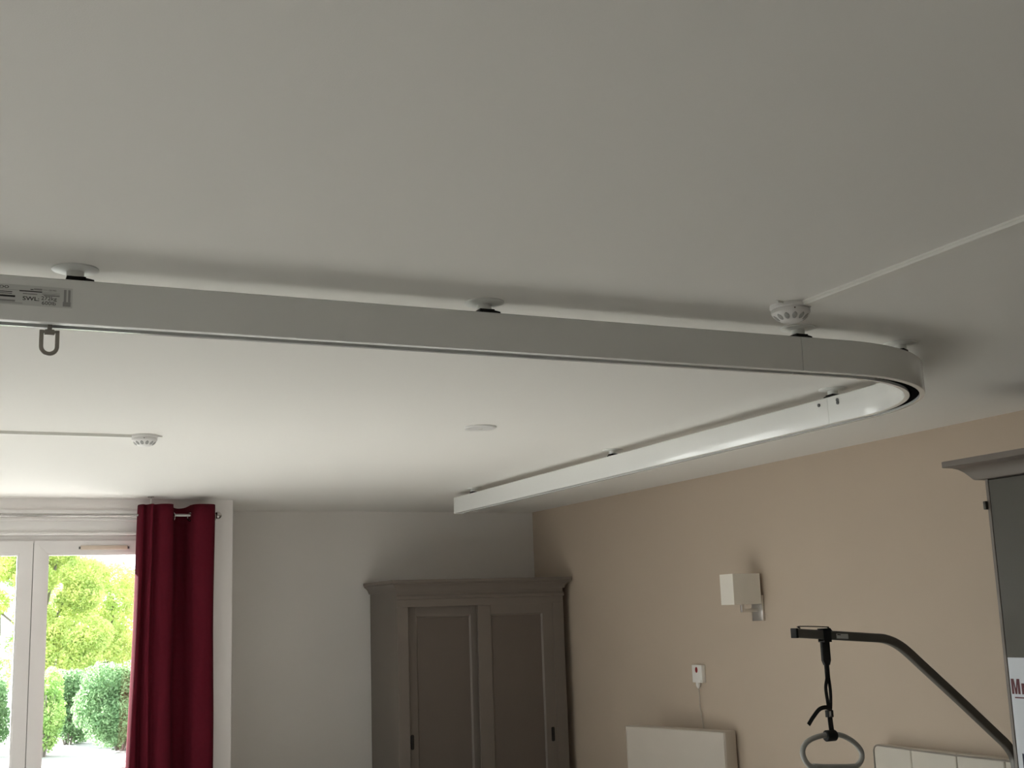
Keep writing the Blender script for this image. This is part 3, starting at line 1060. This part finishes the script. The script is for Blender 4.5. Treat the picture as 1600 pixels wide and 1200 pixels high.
# open-ended shade: four thin sides
sx0, sx1, sy0, sy1, sz0, sz1 = XR - 0.233, XR - 0.030, ly - 0.071, ly + 0.071, EYEZ + 0.032, EYEZ + 0.221
bm = B()
oo = [(sx0, sy0), (sx1, sy0), (sx1, sy1), (sx0, sy1)]
ii = [(sx0 + 0.003, sy0 + 0.003), (sx1 - 0.003, sy0 + 0.003), (sx1 - 0.003, sy1 - 0.003), (sx0 + 0.003, sy1 - 0.003)]
R4 = [[bm.verts.new((p[0], p[1], z)) for p in q] for q, z in ((oo, sz0), (oo, sz1), (ii, sz1), (ii, sz0))]
for a, b in zip(R4, R4[1:] + R4[:1]):
    for k in range(4):
        bm.faces.new((a[k], a[(k + 1) % 4], b[(k + 1) % 4], b[k]))
part('lamp_shade', bm, 'shade', lp)
bm = B()
bxm = XR - 0.126
lathe(bm, [(0, 0.05), (0.014, 0.05), (0.016, 0.085), (0.027, 0.12), (0.026, 0.145), (0.012, 0.163), (0, 0.166)], bxm, ly, EYEZ, 20)
part('bulb', bm, 'callbox', lp, smooth=60)
bm = B()
box(bm, sx0 + 0.002, sx1 - 0.002, ly - 0.003, ly + 0.003, EYEZ + 0.046, EYEZ + 0.050)
part('shade_carrier', bm, 'nickel', lp)

# ------------------------------------------------------------------ call unit
cy_ = 7.265
cu = thing('call_button', (XR, cy_, EYEZ - 0.415), 'small white call unit with red button and hanging cord on the wall', 'call button')
bm = B()
box(bm, XR - 0.032, XR, cy_ - 0.060, cy_ + 0.060, EYEZ - 0.474, EYEZ - 0.358, 0.004)
part('housing', bm, 'callbox', cu, smooth=40)
bm = B()
lathe(bm, [(0.0, -0.0035), (0.010, -0.0035), (0.014, -0.0015), (0.015, 0.002), (0, 0.002)], XR - 0.032, cy_ + 0.003, EYEZ - 0.390, 24, 'x')
bmesh.ops.scale(bm, verts=bm.verts, vec=(1, 1.0, 1.35), space=Matrix.Translation((-XR + 0.032, -cy_ - 0.003, -EYEZ + 0.390)))
part('button', bm, 'red_button', cu, smooth=50)
bm = B()
box(bm, XR - 0.0335, XR - 0.031, cy_ - 0.052, cy_ - 0.046, EYEZ - 0.466, EYEZ - 0.458, 0.0005)
part('reset_mark', bm, 'cord', cu)
bm = B()
lathe(bm, [(0, 0), (0.016, 0), (0.016, -0.020), (0.010, -0.034), (0.005, -0.040), (0, -0.040)], XR - 0.018, cy_ + 0.012, EYEZ - 0.472, 18)
part('plug', bm, 'callbox', cu, smooth=50)
bm = B()
cp = spline([(XR - 0.018, cy_ + 0.012, EYEZ - 0.505), (XR - 0.016, cy_ + 0.010, EYEZ - 0.56), (XR - 0.012, cy_ + 0.018, EYEZ - 0.62), (XR - 0.012, cy_ + 0.004, EYEZ - 0.70), (XR - 0.014, cy_ - 0.020, EYEZ - 0.80), (XR - 0.014, cy_ - 0.03, EYEZ - 1.0)], 6)
sweep(bm, circ(0.0032, 8), cp)
part('cord', bm, 'cord', cu, smooth=60)

# ------------------------------------------------------------------ headboards
ang = math.atan2(4.60 - 4.375, 7.73 - 6.848)
hb = thing('headboard', (4.60, 6.848, 0), 'plain cream padded headboard standing at an angle below the call button', 'headboard', 'bed headboards')


def hb_pad(bm, L, T, z0, z1, bev):
    """pad along +y (length L), thickness +x"""
    box(bm, 0, T, 0, L, z0, z1, bev, 4)


ORG[hb] = Vector((0, 0, 0))
HL, HT = 0.905, 0.112
bm = B()
hb_pad(bm, HL, HT, 0.28, EYEZ - 0.762, 0.012)
part('padding', bm, 'cream', hb, smooth=50)
bm = B()
e = 0.009
loop = [(-0.001, e, 0.29), (-0.001, e, EYEZ - 0.768), (-0.001, HL - e, EYEZ - 0.768), (-0.001, HL - e, 0.29)]
sweep(bm, circ(0.003, 6), [Vector(p) for p in loop], up=Vector((1, 0, 0)))
part('piping', bm, 'cream', hb, smooth=60)
for y in (0.06, HL - 0.06):
    part('leg', box(B(), 0.03, 0.085, y - 0.03, y + 0.03, 0, 0.30, 0.004), 'wood_leg', hb)
hb.rotation_euler = (0, 0, ang)

h2 = thing('headboard', (4.66, 4.93, 0), 'pale grey headboard with piped edge and stitched panels behind the lifting pole', 'headboard', 'bed headboards')
hy0, hy1, hz1, hx0 = 4.345, 5.482, EYEZ - 0.738, 4.63
segs = [hy1, 5.198, 4.876, 4.564, hy0]
for a, b in zip(segs, segs[1:]):
    bm = B()
    box(bm, hx0, 4.70, b + 0.0012, a - 0.0012, 0.30, hz1, 0.010, 3)
    part('padded_panel', bm, 'cream2', h2, smooth=50)
bm = B()
rr = 0.035
loop = [Vector((hx0 - 0.001, hy1 - 0.003, 0.31))]
for k in range(7):
    a = math.radians(90 * k / 6)
    loop.append(Vector((hx0 - 0.001, hy1 - 0.003 - rr + rr * math.cos(a), hz1 - rr - 0.002 + rr * math.sin(a))))
loop += [Vector((hx0 - 0.001, 5.198, hz1 - 0.006)), Vector((hx0 - 0.001, 4.876, hz1 - 0.008)), Vector((hx0 - 0.001, hy0 + 0.005, hz1 - 0.006)), Vector((hx0 - 0.001, hy0 + 0.005, 0.31))]
sweep(bm, circ(0.0045, 8), loop, up=Vector((1, 0, 0)))
part('piping', bm, 'piping', h2, smooth=60)
for y in (hy0 + 0.08, hy1 - 0.08):
    part('leg', box(B(), 4.64, 4.69, y - 0.03, y + 0.03, 0, 0.32, 0.004), 'wood_leg', h2)

# ------------------------------------------------------------------ lifting pole with grab handle
PY = 4.45
tz = lambda z: EYEZ + z
pole = thing('lifting_pole', (4.588, PY, 0), 'dark grey bent lifting pole rising beside the headboard', 'lifting pole')
ctr = [(3.384, -0.108), (3.60, -0.126), (3.80, -0.1425), (3.87, -0.150), (3.93, -0.170), (3.99, -0.206), (4.10, -0.295), (4.285, -0.445), (4.47, -0.599), (4.54, -0.659), (4.578, -0.715), (4.588, -0.79), (4.588, -0.90), (4.588, -1.57)]
pts = spline([(x, PY, tz(z)) for x, z in ctr], 4)
bm = B()
sweep(bm, rrect(0.0195, 0.0175, 0.006, 3), pts, up=Vector((0, 1, 0)))
part('tube', bm, 'pole', pole, smooth=50)
bm = B()
box(bm, 3.376, 3.388, PY - 0.020, PY + 0.020, tz(-0.129), tz(-0.087), 0.002)
part('end_plug', bm, 'black', pole)
bm = B()
box(bm, 4.36, 4.612, PY - 0.03, PY + 0.03, 0.0, 0.05, 0.005)
box(bm, 4.55, 4.615, PY - 0.11, PY + 0.30, 0.0, 0.05, 0.005)
part('foot', bm, 'pole', pole)
# stop bracket on top of the arm
bm = B()
path = [(3.412, -0.088), (3.412, -0.080), (3.55, -0.087), (3.565, -0.091), (3.585, -0.108)]
sweep(bm, rrect(0.0022, 0.005, 0.001, 1), spline([(x, PY, tz(z)) for x, z in path], 3), up=Vector((0, 1, 0)))
part('stop_bracket', bm, 'black', pole)
bm = B()
prism(bm, [(3.592, tz(-0.138)), (3.592, tz(-0.117)), (3.656, tz(-0.1215)), (3.656, tz(-0.1425))], 'y', PY - 0.0192, PY - 0.0184)
s_ = part('sticker', bm, 'label', pole)
s_['label'] = 'small pale printed sticker'
bm = B()
prism(bm, [(3.597, tz(-0.124)), (3.597, tz(-0.1195)), (3.615, tz(-0.121)), (3.615, tz(-0.1255))], 'y', PY - 0.0197, PY - 0.0192)
part('sticker_print', bm, 'ink', s_)

gh = thing('grab_handle', (3.528, PY, tz(-0.53)), 'grey triangular grab handle on a black strap hung from the lifting pole', 'grab handle')


def strap(name, pts, w, m='black_web', th=0.0016, n=6):
    bm = B()
    sp = spline([(p[0], p[1] if len(p) > 2 else PY, tz(p[-1])) for p in pts], n)
    sweep(bm, [(-w, -th), (w, -th), (w, th), (-w, th)], sp, up=Vector((0, 1, 0)))
    # width lies in the picture plane: profile u is across the strap in x-z
    return part(name, bm, m, gh, smooth=40)


# sleeve looped over the arm
bm = B()
box(bm, 3.522, 3.563, PY - 0.0215, PY - 0.0185, tz(-0.150), tz(-0.094), 0.001)
box(bm, 3.522, 3.563, PY + 0.0185, PY + 0.0215, tz(-0.150), tz(-0.094), 0.001)
box(bm, 3.522, 3.563, PY - 0.0215, PY + 0.0215, tz(-0.097), tz(-0.093), 0.001)
box(bm, 3.522, 3.563, PY - 0.0215, PY + 0.0215, tz(-0.152), tz(-0.146), 0.001)
part('strap_loop', bm, 'black_web', gh, smooth=40)
bm = B()
box(bm, 3.519, 3.562, PY - 0.008, PY + 0.008, tz(-0.232), tz(-0.148), 0.003)
part('strap_sleeve', bm, 'black_web', gh, smooth=40)
bm = B()
prism(bm, [(3.519, tz(-0.228)), (3.562, tz(-0.228)), (3.554, tz(-0.250)), (3.529, tz(-0.250))], 'y', PY - 0.007, PY + 0.007)
part('strap_taper', bm, 'black_web', gh)
strap('strap', [(3.543, -0.24), (3.546, -0.30), (3.550, -0.36), (3.546, -0.42), (3.536, -0.47)], 0.0075)
strap('strap', [(3.541, -0.24), (3.541, -0.29), (3.541, -0.325)], 0.0125)
strap('strap', [(3.541, PY - 0.006, -0.24), (3.533, PY - 0.006, -0.30), (3.522, PY - 0.006, -0.345), (3.524, PY - 0.008, -0.40), (3.533, PY - 0.006, -0.47)], 0.0080)
strap('strap', [(3.532, PY - 0.004, -0.44), (3.534, PY - 0.004, -0.49), (3.538, PY - 0.004, -0.545)], 0.0125)
strap('strap_tail', [(3.530, PY - 0.012, -0.437), (3.505, PY - 0.018, -0.426), (3.468, PY - 0.02, -0.432), (3.432, PY - 0.02, -0.462), (3.404, PY - 0.02, -0.492)], 0.0090)
bm = B()
box(bm, 3.518, 3.547, PY - 0.014, PY + 0.008, tz(-0.470), tz(-0.440), 0.002)
part('buckle', bm, 'black', gh, smooth=40)
bm = B()
box(bm, 3.522, 3.532, PY - 0.0165, PY - 0.013, tz(-0.468), tz(-0.443), 0.001)
b_ = part('buckle_slide', bm, 'chrome', gh, smooth=40)
bm = B()
lathe(bm, [(0, -0.026), (0.021, -0.026), (0.024, -0.022), (0.024, 0.022), (0.021, 0.026), (0, 0.026)], 3.531, PY, tz(-0.547), 20, 'x')
part('handle_clamp', bm, 'black', gh, smooth=40)
gp = [(3.531, -0.543), (3.590, -0.550), (3.650, -0.580), (3.690, -0.622), (3.686, -0.662), (3.640, -0.688), (3.560, -0.682), (3.480, -0.676), (3.420, -0.668), (3.388, -0.640), (3.378, -0.600), (3.402, -0.566), (3.460, -0.547)]
n = len(gp)
path = []
for i in range(n):
    p0, p1, p2, p3 = [Vector((gp[(i + k) % n][0], PY, tz(gp[(i + k) % n][1]))) for k in (-1, 0, 1, 2)]
    for k in range(5):
        t_ = k / 5
        path.append(0.5 * ((2 * p1) + (p2 - p0) * t_ + (2 * p0 - 5 * p1 + 4 * p2 - p3) * t_ * t_ + (3 * p1 - p0 - 3 * p2 + p3) * t_ ** 3))
bm = B()
sweep(bm, circ(0.0115, 12, 0.012), path, up=Vector((0, 1, 0)), closed=True)
part('grip_ring', bm, 'grip', gh, smooth=60)
bm = B()
gs = spline([(3.645, PY, tz(-0.686)), (3.60, PY, tz(-0.684)), (3.55, PY, tz(-0.680)), (3.48, PY, tz(-0.675)), (3.43, PY, tz(-0.668))], 4)
sweep(bm, circ(0.0145, 14), gs, up=Vector((0, 1, 0)))
part('grip_sleeve', bm, 'grip', gh, smooth=60)
